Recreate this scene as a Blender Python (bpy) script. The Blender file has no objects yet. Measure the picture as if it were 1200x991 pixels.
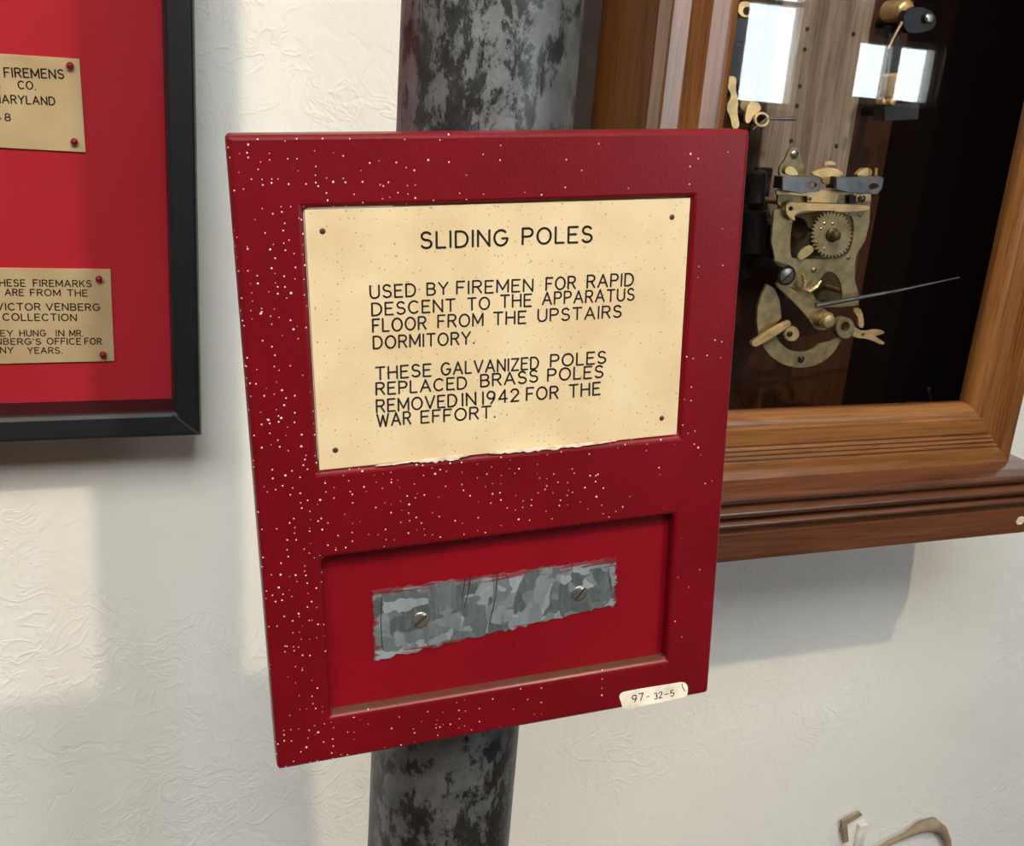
import bpy, bmesh, math, random
from mathutils import Vector, Matrix
random.seed(7)
C = bpy.context.scene.collection
PI = math.pi

# ------------------------------------------------------------------ camera
F, CX, CY, EYE = 1200.0, 600.0, 495.5, 1.5
AX = Vector((0.93443233, -0.03820146, 0.35408595))      # world X in camera axes (right, down, forward)
DN = Vector((-0.07534825, 0.95051822, 0.30139302))      # world down
AY = Vector((-0.34807881, -0.30831114, 0.88531655))     # world Y (into the wall)
def ray(u, v):
    r = Vector(((u - CX) / F, (v - CY) / F, 1.0))
    return Vector((AX.dot(r), AY.dot(r), -DN.dot(r)))
def P(u, v, Y):                                          # point of a real plane y = Y
    r = ray(u, v) * (Y / ray(u, v).y)
    return Vector((r.x, Y, r.z + EYE))
cam_d = bpy.data.cameras.new('camera'); cam = bpy.data.objects.new('camera', cam_d); C.objects.link(cam)
cam_d.sensor_width = 36.0; cam_d.lens = 36.0 * F / 1200.0; cam_d.clip_start = 0.01
m = Matrix(((AX.x, -AX.y, -AX.z), (AY.x, -AY.y, -AY.z), (-DN.x, DN.y, DN.z))).to_4x4()
m.translation = (0, 0, EYE); cam.matrix_world = m
bpy.context.scene.camera = cam

# ------------------------------------------------------------------ material helpers
class NT:
    def __init__(s, name):
        s.m = bpy.data.materials.new(name); s.m.use_nodes = True
        s.t = s.m.node_tree; s.b = s.t.nodes['Principled BSDF']; s.out = s.t.nodes['Material Output']
        s.oc = s.n('ShaderNodeTexCoord').outputs['Object']
    def n(s, typ, **kw):
        nd = s.t.nodes.new(typ)
        for k, v in kw.items(): setattr(nd, k, v)
        return nd
    def l(s, a, b): s.t.links.new(a, b)
    def set(s, inp, v):
        if hasattr(v, 'is_linked') or hasattr(v, 'links'): s.l(v, inp)
        else: inp.default_value = v
    def mapping(s, scale=(1, 1, 1), rot=(0, 0, 0), loc=(0, 0, 0), src=None):
        nd = s.n('ShaderNodeMapping'); s.l(src or s.oc, nd.inputs['Vector'])
        nd.inputs['Scale'].default_value = scale; nd.inputs['Rotation'].default_value = rot; nd.inputs['Location'].default_value = loc
        return nd.outputs[0]
    def noise(s, scale, detail=4, rough=.55, vec=None, dist=0.0, color=False):
        nd = s.n('ShaderNodeTexNoise'); s.l(vec or s.oc, nd.inputs['Vector'])
        nd.inputs['Scale'].default_value = scale; nd.inputs['Detail'].default_value = detail
        nd.inputs['Roughness'].default_value = rough; nd.inputs['Distortion'].default_value = dist
        return nd.outputs['Color' if color else 'Fac']
    def voro(s, scale, vec=None, feature='F1', dims='3D'):
        nd = s.n('ShaderNodeTexVoronoi', feature=feature, voronoi_dimensions=dims); s.l(vec or s.oc, nd.inputs['Vector'])
        nd.inputs['Scale'].default_value = scale
        return nd
    def ramp(s, fac, stops, mode='LINEAR'):
        nd = s.n('ShaderNodeValToRGB'); s.l(fac, nd.inputs['Fac']); cr = nd.color_ramp; cr.interpolation = mode
        while len(cr.elements) < len(stops): cr.elements.new(0.5)
        for e, (p, c) in zip(cr.elements, stops):
            e.position = p; e.color = (c, c, c, 1) if isinstance(c, (int, float)) else (*c, 1)
        return nd.outputs['Color']
    def math(s, op, a, b=0.0, c=0.0, clamp=False):
        nd = s.n('ShaderNodeMath', operation=op, use_clamp=clamp)
        s.set(nd.inputs[0], a); s.set(nd.inputs[1], b); s.set(nd.inputs[2], c)
        return nd.outputs[0]
    def mix(s, fac, a, b, blend='MIX'):
        nd = s.n('ShaderNodeMix', data_type='RGBA', blend_type=blend)
        s.set(nd.inputs['Factor'], fac)
        for i, v in ((6, a), (7, b)):
            if isinstance(v, tuple): v = (*v, 1)
            s.set(nd.inputs[i], v)
        return nd.outputs[2]
    def sep(s, vec=None):
        nd = s.n('ShaderNodeSeparateXYZ'); s.l(vec or s.oc, nd.inputs[0]); return nd.outputs
    def comb(s, x, y, z=0.0):
        nd = s.n('ShaderNodeCombineXYZ')
        for i, v in enumerate((x, y, z)): s.set(nd.inputs[i], v)
        return nd.outputs[0]
    def bump(s, h, strength=.3, dist=.001, prev=None):
        nd = s.n('ShaderNodeBump'); s.l(h, nd.inputs['Height'])
        nd.inputs['Strength'].default_value = strength; nd.inputs['Distance'].default_value = dist
        if prev is not None: s.l(prev, nd.inputs['Normal'])
        return nd.outputs[0]
    def fin(s, color=None, rough=.5, metal=0.0, normal=None, coat=0.0, coat_rough=.1, spec=.5):
        b = s.b.inputs
        if color is not None: s.set(b['Base Color'], (*color, 1) if isinstance(color, tuple) else color)
        s.set(b['Roughness'], rough); s.set(b['Metallic'], metal); s.set(b['Coat Weight'], coat)
        s.set(b['Coat Roughness'], coat_rough); s.set(b['Specular IOR Level'], spec)
        if normal is not None: s.l(normal, b['Normal'])
        return s.m
    def specks(s, x, y, scale, radius, keep, seed=0.0, density=None):
        """round splashes: 1 inside a dot"""
        v = s.comb(s.math('ADD', x, seed), s.math('ADD', y, seed * 1.7))
        vo = s.voro(scale, v, dims='2D'); col = s.sep(vo.outputs['Color'])
        r = s.math('MULTIPLY', s.math('ADD', s.math('MULTIPLY', col[1], .8), .5), radius * scale)
        dot = s.math('LESS_THAN', vo.outputs['Distance'], r)
        thr = keep if density is None else s.math('MULTIPLY', density, keep)
        return s.math('MULTIPLY', dot, s.math('LESS_THAN', col[0], thr))

def simple(name, col, rough=.5, metal=0.0, vary=.25, scale=60, bump=.0, coat=0.0):
    t = NT(name); f = t.noise(scale, 4)
    lo = tuple(c * (1 - vary) for c in col); hi = tuple(min(1, c * (1 + vary)) for c in col)
    c = t.ramp(f, [(.3, lo), (.7, hi)])
    nm = t.bump(t.noise(scale * 5, 3), bump, .0008) if bump else None
    return t.fin(c, rough, metal, nm, coat)

def wood(name, dark, mid, light, axis='x', rough=.35, coat=.5, scale=1.0, coat_rough=.18, bump=.25, spec=.5):
    t = NT(name)
    st = {'x': (.06, 1, 1), 'y': (1, .06, 1), 'z': (1, 1, .06)}[axis]
    v = t.mapping(tuple(k * scale for k in st))
    warp = t.noise(30, 3, vec=v)
    g = t.noise(150, 6, .65, vec=v, dist=1.2)
    fine = t.noise(900, 3, .7, vec=t.mapping(tuple((.02 if k < .5 else 1) * scale for k in st)))
    f = t.math('ADD', t.math('MULTIPLY', g, .6), t.math('MULTIPLY', warp, .4))
    c = t.ramp(f, [(.34, dark), (.5, mid), (.66, light)])
    pores = t.ramp(fine, [(.36, .35), (.46, 1.0)])
    c = t.mix(.6, c, pores, 'MULTIPLY')
    nm = t.bump(fine, bump, .0004)
    return t.fin(c, rough, 0, nm, coat, coat_rough, spec)

# ------------------------------------------------------------------ materials
M = {}
def build_plaster():
    t = NT('plaster')
    big = t.noise(3.5, 3)
    c = t.ramp(big, [(.3, (.79, .765, .72)), (.7, (.86, .84, .80))])
    stain = t.noise(14, 5, .6)
    c = t.mix(t.ramp(stain, [(.5, 0.0), (.8, .35)]), c, (.70, .66, .60))
    lump = t.noise(22, 6, .62, dist=.6)
    trowel = t.noise(70, 5, .6, vec=t.mapping((1, 1, .3), (0, .35, 0)))
    mask = t.ramp(t.noise(7, 2), [(.42, 0.0), (.62, 1.0)])
    ridge = t.ramp(t.noise(36, 4, .55, dist=1.5), [(.44, 0.0), (.5, 1.0), (.56, 0.0)])
    ridge = t.math('MULTIPLY', ridge, mask)
    cr = t.voro(9, t.mapping((1, 1, 1.1), src=None), 'DISTANCE_TO_EDGE')
    wv = t.n('ShaderNodeVectorMath', operation='ADD'); t.l(t.oc, wv.inputs[0])
    ncol = t.noise(20, 3, color=True)
    sc = t.n('ShaderNodeVectorMath', operation='SCALE'); t.l(ncol, sc.inputs[0]); sc.inputs['Scale'].default_value = .06
    t.l(sc.outputs[0], wv.inputs[1]); t.l(wv.outputs[0], cr.inputs['Vector'])
    crack = t.ramp(cr.outputs['Distance'], [(0.0, 0.0), (.02, 1.0)])
    cmask = t.ramp(t.noise(5.3, 2, vec=t.mapping(loc=(3.1, 0, 1.7))), [(.5, 1.0), (.62, 0.0)])
    crack = t.math('MAXIMUM', crack, cmask)
    n1 = t.bump(lump, .30, .004)
    n2 = t.bump(trowel, .14, .002, n1)
    n3 = t.bump(ridge, .28, .0016, n2)
    n4 = t.bump(crack, .22, .0012, n3)
    n5 = t.bump(t.noise(420, 3), .12, .0006, n4)
    return t.fin(c, .72, 0, n5, spec=.35)
M['plaster'] = build_plaster()

def build_red(name, speck=True, panel=False):
    t = NT(name); x, y, z = t.sep()
    tone = t.noise(18, 4)
    c = t.ramp(tone, [(.3, (.120, .0010, .0045)), (.7, (.160, .0016, .0062))])
    if panel: c = t.ramp(tone, [(.3, (.165, .0016, .0065)), (.7, (.215, .0026, .0090))])
    scr = t.noise(220, 4, .7, vec=t.mapping((1, 1, .12)))
    c = t.mix(t.ramp(scr, [(.66, 0.0), (.8, .28)]), c, (.24, .03, .04))
    if not panel:
        # dust lying in the lower recess ledge
        dmask = t.math('MULTIPLY', t.math('LESS_THAN', z, -.2610), t.math('GREATER_THAN', z, -.2702))
        dx = t.math('MULTIPLY', t.math('GREATER_THAN', x, .0275), t.math('LESS_THAN', x, .2025))
        deep = t.math('GREATER_THAN', y, .0012)
        d = t.math('MULTIPLY', t.math('MULTIPLY', dmask, dx), deep)
        d = t.math('MULTIPLY', d, t.ramp(t.noise(60, 4), [(.3, .55), (.6, .95)]))
        c = t.mix(d, c, (.085, .045, .028))
    if speck:
        dens = t.math('ADD', t.noise(26, 3), t.math('MULTIPLY', t.math('SUBTRACT', .06, x), 1.9))
        dens = t.math('ADD', dens, t.math('MULTIPLY', t.math('SUBTRACT', .16, t.math('ABSOLUTE', t.math('SUBTRACT', t.math('MULTIPLY', z, -1.0), .13))), 1.6))
        dens = t.ramp(dens, [(.38, .06), (.72, 1.0)])
        a = t.specks(x, z, 270, .00028, .42, 0.0, dens)
        b = t.specks(x, z, 150, .00038, .26, 3.3, dens)
        s = t.math('MAXIMUM', a, b)
        c = t.mix(s, c, (.86, .70, .58))
    nm = t.bump(t.noise(240, 3), .16, .0006)
    nm = t.bump(t.noise(700, 3, vec=t.mapping((.1, 1, 1))), .12, .0003, nm)
    pim = t.voro(330); nm = t.bump(t.ramp(pim.outputs['Distance'], [(.0, 1.0), (.28, 0.0)]), .22, .0003, nm)
    return t.fin(c, .42, 0, nm, .14, .26, spec=.22)
M['red'] = build_red('red_paint')
M['red_panel'] = build_red('red_panel_paint', False, True)
M['red_dust'] = simple('red_pin', (.30, .006, .014), .35)

def build_cream(name, base, dark, speck=True, seed=0.0):
    t = NT(name); x, y, z = t.sep()
    c = t.ramp(t.noise(30, 5), [(.3, dark), (.62, base)])
    c = t.mix(t.ramp(t.noise(9, 2), [(.4, 0.0), (.75, .4)]), c, tuple(k * .9 for k in dark))
    if speck:
        a = t.specks(x, z, 330, .00026, .30, 1.1 + seed)
        b = t.specks(x, z, 200, .00034, .22, 5.2 + seed)
        c = t.mix(t.math('MULTIPLY', t.math('MAXIMUM', a, b), .75), c, (.23, .13, .05))
    return t.fin(c, .42, 0, t.bump(t.noise(160, 2), .05, .0006), .2, .3)
M['cream'] = build_cream('cream_plate', (.72, .585, .375), (.62, .46, .265))
M['cream2'] = build_cream('tan_plate', (.74, .58, .34), (.62, .45, .24), False)
M['cream_edge'] = simple('plate_edge', (.30, .19, .09), .6)
M['ink'] = simple('black_ink', (.006, .0055, .005), .8)
M['nail'] = simple('rusty_nail', (.06, .032, .018), .6, .3)
M['flake'] = simple('bare_filler', (.70, .58, .44), .7, 0, .3, 200, .4)

def build_galv():
    t = NT('galvanized_spangle'); x, y, z = t.sep()
    v = t.mapping((1, 1, 1.0))
    wv = t.n('ShaderNodeVectorMath', operation='ADD'); t.l(v, wv.inputs[0])
    nc = t.noise(60, 3, color=True); sc = t.n('ShaderNodeVectorMath', operation='SCALE'); t.l(nc, sc.inputs[0]); sc.inputs['Scale'].default_value = .012
    t.l(sc.outputs[0], wv.inputs[1])
    st = t.mapping((1, 1, .45), (0, .7, 0), src=wv.outputs[0]); st2 = t.mapping((.4, 1, 1), (0, .5, 0), src=wv.outputs[0])
    vo = t.voro(150, st); col = t.sep(vo.outputs['Color']); vo2 = t.voro(130, st2); col2 = t.sep(vo2.outputs['Color'])
    sel = t.math('GREATER_THAN', t.noise(70, 2), .5)
    k = t.math('ADD', t.math('MULTIPLY', col[0], sel), t.math('MULTIPLY', col2[0], t.math('SUBTRACT', 1.0, sel)))
    k = t.math('ADD', t.math('MULTIPLY', k, .8), t.math('MULTIPLY', t.noise(260, 3, .6, vec=st), .3))
    c = t.ramp(k, [(.15, (.09, .105, .11)), (.55, (.165, .19, .20)), (.85, (.27, .32, .35)), (1.0, (.38, .45, .48))])
    feather = t.noise(500, 3, .7, vec=t.mapping((1, 1, .2), (0, .6, 0)))
    c = t.mix(t.ramp(feather, [(.5, 0.0), (.75, .3)]), c, (.36, .40, .42))
    scratch = t.noise(420, 3, .7, vec=t.mapping((.08, 1, 1), (0, -.25, 0)))
    # traces of red paint left toward the rubbed border
    bot = t.math('ADD', t.math('MULTIPLY', t.math('SUBTRACT', x, .05), .0804), -.247)
    edge = t.math('MAXIMUM', t.math('MAXIMUM', t.math('ADD', z, .2097), t.math('SUBTRACT', bot, z)), t.math('MAXIMUM', t.math('SUBTRACT', .050, x), t.math('SUBTRACT', x, .1757)))
    edge = t.math('ADD', edge, .003)
    e = t.math('ADD', t.math('MULTIPLY', edge, 90.0), t.math('MULTIPLY', scratch, 1.5))
    c = t.mix(t.ramp(e, [(.92, 0.0), (1.12, .85)]), c, (.25, .012, .022))
    r = t.ramp(col[1], [(0.0, .38), (1.0, .6)])
    return t.fin(c, r, .45, t.bump(scratch, .12, .0003))
M['galv'] = build_galv()

def build_pole():
    t = NT('galvanized_pipe')
    v = t.mapping((1, 1, .55))
    n1 = t.noise(105, 9, .72, vec=v, dist=.2)
    big = t.noise(16, 2, vec=t.mapping((1, 1, .3)))
    s = t.math('ADD', t.math('MULTIPLY', n1, .75), t.math('MULTIPLY', big, .35))
    mask = t.ramp(s, [(.512, 0.0), (.552, 1.0)])
    tone = t.noise(110, 5, .6)
    dark = t.ramp(tone, [(.3, (.045, .045, .045)), (.7, (.085, .087, .09))])
    light = t.ramp(tone, [(.3, (.145, .152, .16)), (.7, (.245, .257, .267))])
    c = t.mix(mask, dark, light)
    r = t.mix(mask, (.42, .42, .42), (.55, .55, .55))
    nm = t.bump(s, .25, .0006); nm = t.bump(t.noise(420, 3), .25, .0004, nm)
    return t.fin(c, r, .88, nm)
M['pole'] = build_pole()

ORD, ORM, ORL = (.085, .028, .006), (.20, .074, .017), (.28, .115, .030)
RDD, RDM, RDL = (.045, .013, .006), (.105, .034, .014), (.15, .055, .024)
M['oak_x'] = wood('orange_oak_rail', ORD, ORM, ORL, 'x')
M['oak_z'] = wood('orange_oak_stile', ORD, ORM, ORL, 'z')
M['case_z'] = wood('case_side_wood', (.07, .022, .004), (.13, .043, .008), (.17, .06, .013), 'z', .55, .0, spec=.12)
M['red_x'] = wood('mahogany_moulding', RDD, RDM, RDL, 'x', .32, .6)
M['back_z'] = wood('case_back_wood', (.030, .009, .004), (.062, .019, .007), (.085, .03, .010), 'z', .5, .0, spec=.2)
M['dark_strip'] = simple('dark_brown_strip', (.050, .036, .026), .7, 0, .2, 60)
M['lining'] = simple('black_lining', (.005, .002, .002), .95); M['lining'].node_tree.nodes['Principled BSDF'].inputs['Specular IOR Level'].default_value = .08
M['plank'] = wood('weathered_plank', (.10, .066, .045), (.235, .165, .12), (.38, .29, .22), 'z', .7, 0, .8, bump=.6)
M['brass'] = simple('old_brass', (.72, .50, .23), .36, .6, .3, 90, .15)
M['brass_dull'] = simple('dull_brass', (.33, .26, .135), .45, .6, .35, 120, .15)
M['brass_bright'] = simple('bright_brass', (.86, .66, .30), .25, .75, .15, 60)
M['brass_dark'] = simple('dark_brass', (.14, .10, .05), .45, .8)
M['steel'] = simple('grey_steel', (.20, .205, .21), .35, .8, .4, 60, .1)
M['dark_steel'] = simple('dark_steel', (.035, .034, .034), .35, .6)
M['black_metal'] = simple('black_japanned_metal', (.010, .010, .011), .3, .2)
M['tan'] = simple('tan_bobbin', (.55, .40, .22), .5)
M['screw'] = simple('nickel_screw', (.40, .385, .35), .33, .9, .25, 300)
M['slot'] = simple('screw_slot', (.02, .018, .015), .7)
M['frame_black'] = simple('black_frame_paint', (.0060, .0070, .0095), .45, 0, .3, 40, .05, .05)
M['frame_line'] = simple('mitre_highlight', (.05, .055, .06), .4)  # lighter colour standing in for the highlight on the mitre
def build_mat():
    t = NT('red_felt_board')
    c = t.ramp(t.noise(5, 3), [(.3, (.52, .016, .03)), (.7, (.60, .024, .042))])
    c = t.mix(.12, c, t.ramp(t.noise(900, 2), [(.3, .5), (.7, 1.0)]), 'MULTIPLY')
    return t.fin(c, .8, 0, t.bump(t.noise(700, 2), .1, .0004), spec=.25)
M['mat'] = build_mat()
M['tape'] = simple('paper_tape', (.80, .72, .60), .7, 0, .2, 90, .3)
M['white_paint'] = simple('white_paint', (.74, .70, .64), .55)
M['brown_cord'] = simple('brown_cord', (.30, .22, .14), .75)
M['room'] = simple('room_paint', (.50, .47, .42), .7, 0, .1, 3)
M['room_dark'] = wood('dark_panelling', (.030, .016, .009), (.060, .032, .017), (.085, .045, .024), 'z', .6, .0, .3)
M['ceiling'] = simple('ceiling_paint', (.72, .71, .68), .8, 0, .06, 3)
M['floor'] = wood('floor_boards', (.07, .04, .022), (.14, .085, .05), (.19, .12, .07), 'y', .4, .2, .2)
def build_glass(name, tint=(1, 1, 1)):
    t = NT(name); t.t.nodes.remove(t.b)
    tr = t.n('ShaderNodeBsdfTransparent'); tr.inputs[0].default_value = (*tint, 1)
    gl = t.n('ShaderNodeBsdfGlossy'); gl.inputs['Roughness'].default_value = .015
    fr = t.n('ShaderNodeFresnel'); fr.inputs[0].default_value = 1.5
    geo = t.n('ShaderNodeNewGeometry')
    k = t.math('MULTIPLY', t.math('MULTIPLY', fr.outputs[0], 2.0, clamp=True), t.math('SUBTRACT', 1.0, geo.outputs['Backfacing']))
    mx = t.n('ShaderNodeMixShader'); t.l(k, mx.inputs[0]); t.l(tr.outputs[0], mx.inputs[1]); t.l(gl.outputs[0], mx.inputs[2])
    t.l(mx.outputs[0], t.out.inputs[0]); return t.m
M['glass'] = build_glass('clear_glass', (.93, .93, .93))

# ------------------------------------------------------------------ object helpers
def thing(name, label, cat, loc, group=None, mw=None):
    o = bpy.data.objects.new(name, None); C.objects.link(o); o.empty_display_size = .02
    if mw is not None: o.matrix_world = mw
    else: o.location = loc
    o['label'] = label; o['category'] = cat
    o['local'] = 1 if mw is not None else 0
    if group: o['group'] = group
    return o
def origin(o):
    p = Vector((0, 0, 0))
    while o is not None:
        p += o.location; o = o.parent
    return p
def obj(name, bm, mats, parent=None, bev=0, seg=2, smooth=False, local=False, label=None):
    """links a bmesh given in world coordinates (or local ones) as one mesh object"""
    if not isinstance(mats, (list, tuple)): mats = [mats]
    me = bpy.data.meshes.new(name)
    if parent is not None and not local: bm.transform(Matrix.Translation(-origin(parent)))
    bmesh.ops.recalc_face_normals(bm, faces=bm.faces[:])
    bm.to_mesh(me); bm.free()
    for k in mats: me.materials.append(k)
    o = bpy.data.objects.new(name, me); C.objects.link(o)
    if parent is not None: o.parent = parent
    if bev:
        b = o.modifiers.new('bevel', 'BEVEL'); b.width = bev; b.segments = seg; b.limit_method = 'ANGLE'; b.angle_limit = math.radians(35)
    for p in me.polygons: p.use_smooth = smooth
    if smooth and bev == 0:
        try: me.set_sharp_from_angle(angle=math.radians(40))
        except Exception: pass
    if label: o['label'] = label
    return o
def struct(name, bm, mat, **k):
    o = obj(name, bm, mat, **k); o['kind'] = 'structure'; return o
def box(bm, a, b, mi=0):
    x0, y0, z0 = a; x1, y1, z1 = b
    vs = [bm.verts.new(p) for p in ((x0, y0, z0), (x1, y0, z0), (x1, y1, z0), (x0, y1, z0), (x0, y0, z1), (x1, y0, z1), (x1, y1, z1), (x0, y1, z1))]
    for f in ((0, 1, 2, 3), (4, 5, 6, 7), (0, 1, 5, 4), (1, 2, 6, 5), (2, 3, 7, 6), (3, 0, 4, 7)):
        bm.faces.new([vs[i] for i in f]).material_index = mi
    return bm
def cyl(bm, p0, p1, r0, r1=None, n=24, mi=0, cap=True):
    r1 = r0 if r1 is None else r1
    p0 = Vector(p0); p1 = Vector(p1); d = (p1 - p0).normalized()
    a = d.orthogonal().normalized(); b = d.cross(a)
    A = [bm.verts.new(p0 + (a * math.cos(2 * PI * i / n) + b * math.sin(2 * PI * i / n)) * r0) for i in range(n)]
    B = [bm.verts.new(p1 + (a * math.cos(2 * PI * i / n) + b * math.sin(2 * PI * i / n)) * r1) for i in range(n)]
    for i in range(n): bm.faces.new((A[i], A[(i + 1) % n], B[(i + 1) % n], B[i])).material_index = mi
    if cap: bm.faces.new(A).material_index = mi; bm.faces.new(B).material_index = mi
    return bm
def lathe(bm, p0, d, prof, n=28, mi=0):
    """prof: (distance along d, radius)"""
    p0 = Vector(p0); d = Vector(d).normalized(); a = d.orthogonal().normalized(); b = d.cross(a); rings = []
    for t, r in prof:
        r = max(r, 1e-5)
        rings.append([bm.verts.new(p0 + d * t + (a * math.cos(2 * PI * i / n) + b * math.sin(2 * PI * i / n)) * r) for i in range(n)])
    for A, B in zip(rings, rings[1:]):
        for i in range(n): bm.faces.new((A[i], A[(i + 1) % n], B[(i + 1) % n], B[i])).material_index = mi
    bm.faces.new(rings[0]).material_index = mi; bm.faces.new(rings[-1]).material_index = mi
    return bm
def tube(bm, pts, rad, n=10, mi=0):
    pts = [Vector(p) for p in pts]
    if not isinstance(rad, (list, tuple)): rad = [rad] * len(pts)
    rings = []; up = None
    for i, p in enumerate(pts):
        d = (pts[min(i + 1, len(pts) - 1)] - pts[max(i - 1, 0)]).normalized()
        a = d.orthogonal().normalized() if up is None else (up - d * up.dot(d)).normalized()
        up = a; b = d.cross(a)
        rings.append([bm.verts.new(p + (a * math.cos(2 * PI * k / n) + b * math.sin(2 * PI * k / n)) * rad[i]) for k in range(n)])
    for A, B in zip(rings, rings[1:]):
        for k in range(n): bm.faces.new((A[k], A[(k + 1) % n], B[(k + 1) % n], B[k])).material_index = mi
    bm.faces.new(rings[0]).material_index = mi; bm.faces.new(rings[-1]).material_index = mi
    return bm
def plate(loops, Y, thick, bevel=0.0, mi=0):
    """flat plate with holes; loops are lists of (X, Z); front face at Y, body behind it. Returns a bmesh."""
    cu = bpy.data.curves.new('tmp', 'CURVE'); cu.dimensions = '2D'; cu.fill_mode = 'BOTH'
    cu.extrude = max(thick / 2 - bevel, 1e-5); cu.bevel_depth = bevel; cu.bevel_resolution = 1
    if bevel: cu.offset = -bevel
    for lp in loops:
        s = cu.splines.new('POLY'); s.points.add(len(lp) - 1); s.use_cyclic_u = True
        for q, (x, z) in zip(s.points, lp): q.co = (x, z, 0, 1)
    o = bpy.data.objects.new('tmp', cu); me = bpy.data.meshes.new_from_object(o)
    bm = bmesh.new(); bm.from_mesh(me)
    for v in bm.verts: v.co = Vector((v.co.x, Y + thick / 2 - v.co.z, v.co.y))
    bmesh.ops.remove_doubles(bm, verts=bm.verts[:], dist=1e-6)
    bpy.data.objects.remove(o); bpy.data.curves.remove(cu); bpy.data.meshes.remove(me)
    for f in bm.faces: f.material_index = mi
    return bm
def join(a, b):
    me = bpy.data.meshes.new('tmp'); b.to_mesh(me); b.free(); a.from_mesh(me); bpy.data.meshes.remove(me); return a
def px(pts, Y): return [(P(u, v, Y).x, P(u, v, Y).z) for u, v in pts]
def disc(c, rx, ry=None, n=28, a0=0, a1=360):
    ry = rx if ry is None else ry
    return [(c[0] + rx * math.cos(math.radians(a0 + (a1 - a0) * i / n)), c[1] - ry * math.sin(math.radians(a0 + (a1 - a0) * i / n))) for i in range(n if a1 - a0 == 360 else n + 1)]
def smooth_loop(pts, it=2):
    for _ in range(it):
        q = []
        for i in range(len(pts)):
            a, b = pts[i], pts[(i + 1) % len(pts)]
            q += [(a[0] * .75 + b[0] * .25, a[1] * .75 + b[1] * .25), (a[0] * .25 + b[0] * .75, a[1] * .25 + b[1] * .75)]
        pts = q
    return pts

# ------------------------------------------------------------------ single stroke lettering
def arc(cx, cy, rx, ry, a0, a1, n=10):
    return [(cx + rx * math.cos(math.radians(a0 + (a1 - a0) * i / n)), cy + ry * math.sin(math.radians(a0 + (a1 - a0) * i / n))) for i in range(n + 1)]
G = {
 'A': (.78, [[(0, 0), (.39, 1), (.78, 0)], [(.13, .34), (.65, .34)]]),
 'B': (.62, [[(0, .53), (.34, .53)] + arc(.34, .765, .24, .235, -90, 90)[1:] + [(0, 1), (0, 0), (.36, 0)] + arc(.36, .265, .26, .265, -90, 90)[1:]]),
 'C': (.74, [arc(.40, .5, .40, .5, 48, 312, 18)]),
 'D': (.70, [[(0, 0), (0, 1), (.28, 1)] + arc(.28, .5, .42, .5, 90, -90, 14)[1:] + [(0, 0)]]),
 'E': (.56, [[(.56, 1), (0, 1), (0, 0), (.56, 0)], [(0, .53), (.46, .53)]]),
 'F': (.54, [[(.54, 1), (0, 1), (0, 0)], [(0, .52), (.44, .52)]]),
 'G': (.78, [arc(.40, .5, .40, .5, 48, 345, 18) + [(.79, .46), (.48, .46)]]),
 'H': (.66, [[(0, 0), (0, 1)], [(.66, 0), (.66, 1)], [(0, .53), (.66, .53)]]),
 'I': (.02, [[(.01, 0), (.01, 1)]]),
 'K': (.62, [[(0, 0), (0, 1)], [(.6, 1), (0, .38)], [(.2, .58), (.62, 0)]]),
 'L': (.50, [[(0, 1), (0, 0), (.5, 0)]]),
 'M': (.82, [[(0, 0), (0, 1), (.41, .2), (.82, 1), (.82, 0)]]),
 'N': (.68, [[(0, 0), (0, 1), (.68, 0), (.68, 1)]]),
 'O': (.82, [arc(.41, .5, .41, .5, 0, 360, 24)]),
 'P': (.60, [[(0, 0), (0, 1), (.34, 1)] + arc(.34, .74, .26, .26, 90, -90)[1:] + [(0, .48)]]),
 'R': (.62, [[(0, 0), (0, 1), (.35, 1)] + arc(.35, .75, .25, .25, 90, -90)[1:] + [(0, .5)], [(.32, .5), (.62, 0)]]),
 'S': (.60, [arc(.30, .755, .265, .245, 28, 270, 12) + arc(.30, .255, .30, .255, 90, -152, 12)[1:]]),
 'T': (.66, [[(0, 1), (.66, 1)], [(.33, 1), (.33, 0)]]),
 'U': (.66, [[(0, 1), (0, .33)] + arc(.33, .33, .33, .33, 180, 360, 12)[1:] + [(.66, 1)]]),
 'V': (.74, [[(0, 1), (.37, 0), (.74, 1)]]),
 'W': (1.0, [[(0, 1), (.25, 0), (.5, .9), (.75, 0), (1, 1)]]),
 'Y': (.70, [[(0, 1), (.35, .48), (.70, 1)], [(.35, .48), (.35, 0)]]),
 'Z': (.62, [[(0, 1), (.62, 1), (0, 0), (.62, 0)]]),
 '1': (.02, [[(.01, 0), (.01, 1)]]),
 '2': (.58, [arc(.29, .72, .28, .28, 165, -28, 12) + [(0, 0), (.58, 0)]]),
 '3': (.56, [arc(.27, .76, .25, .24, 150, -80, 10) + arc(.27, .26, .29, .26, 85, -150, 10)]),
 '4': (.62, [[(.46, 0), (.46, 1), (0, .28), (.62, .28)]]),
 '5': (.56, [[(.52, 1), (.1, 1), (.04, .55)] + arc(.27, .31, .28, .31, 120, -150, 12)]),
 '7': (.55, [[(0, 1), (.55, 1), (.2, 0)]]),
 '8': (.58, [arc(.29, .76, .235, .24, 0, 360, 16), arc(.29, .26, .29, .26, 0, 360, 16)]),
 '9': (.58, [arc(.29, .70, .28, .30, 0, 360, 16), [(.57, .70), (.52, .36), (.28, 0)]]),
 '.': (.04, [[(.02, 0), (.02, .03)]]),
 "'": (.04, [[(.02, .95), (.0, .78)]]),
 '-': (.36, [[(0, .45), (.36, .45)]]),
}
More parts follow.
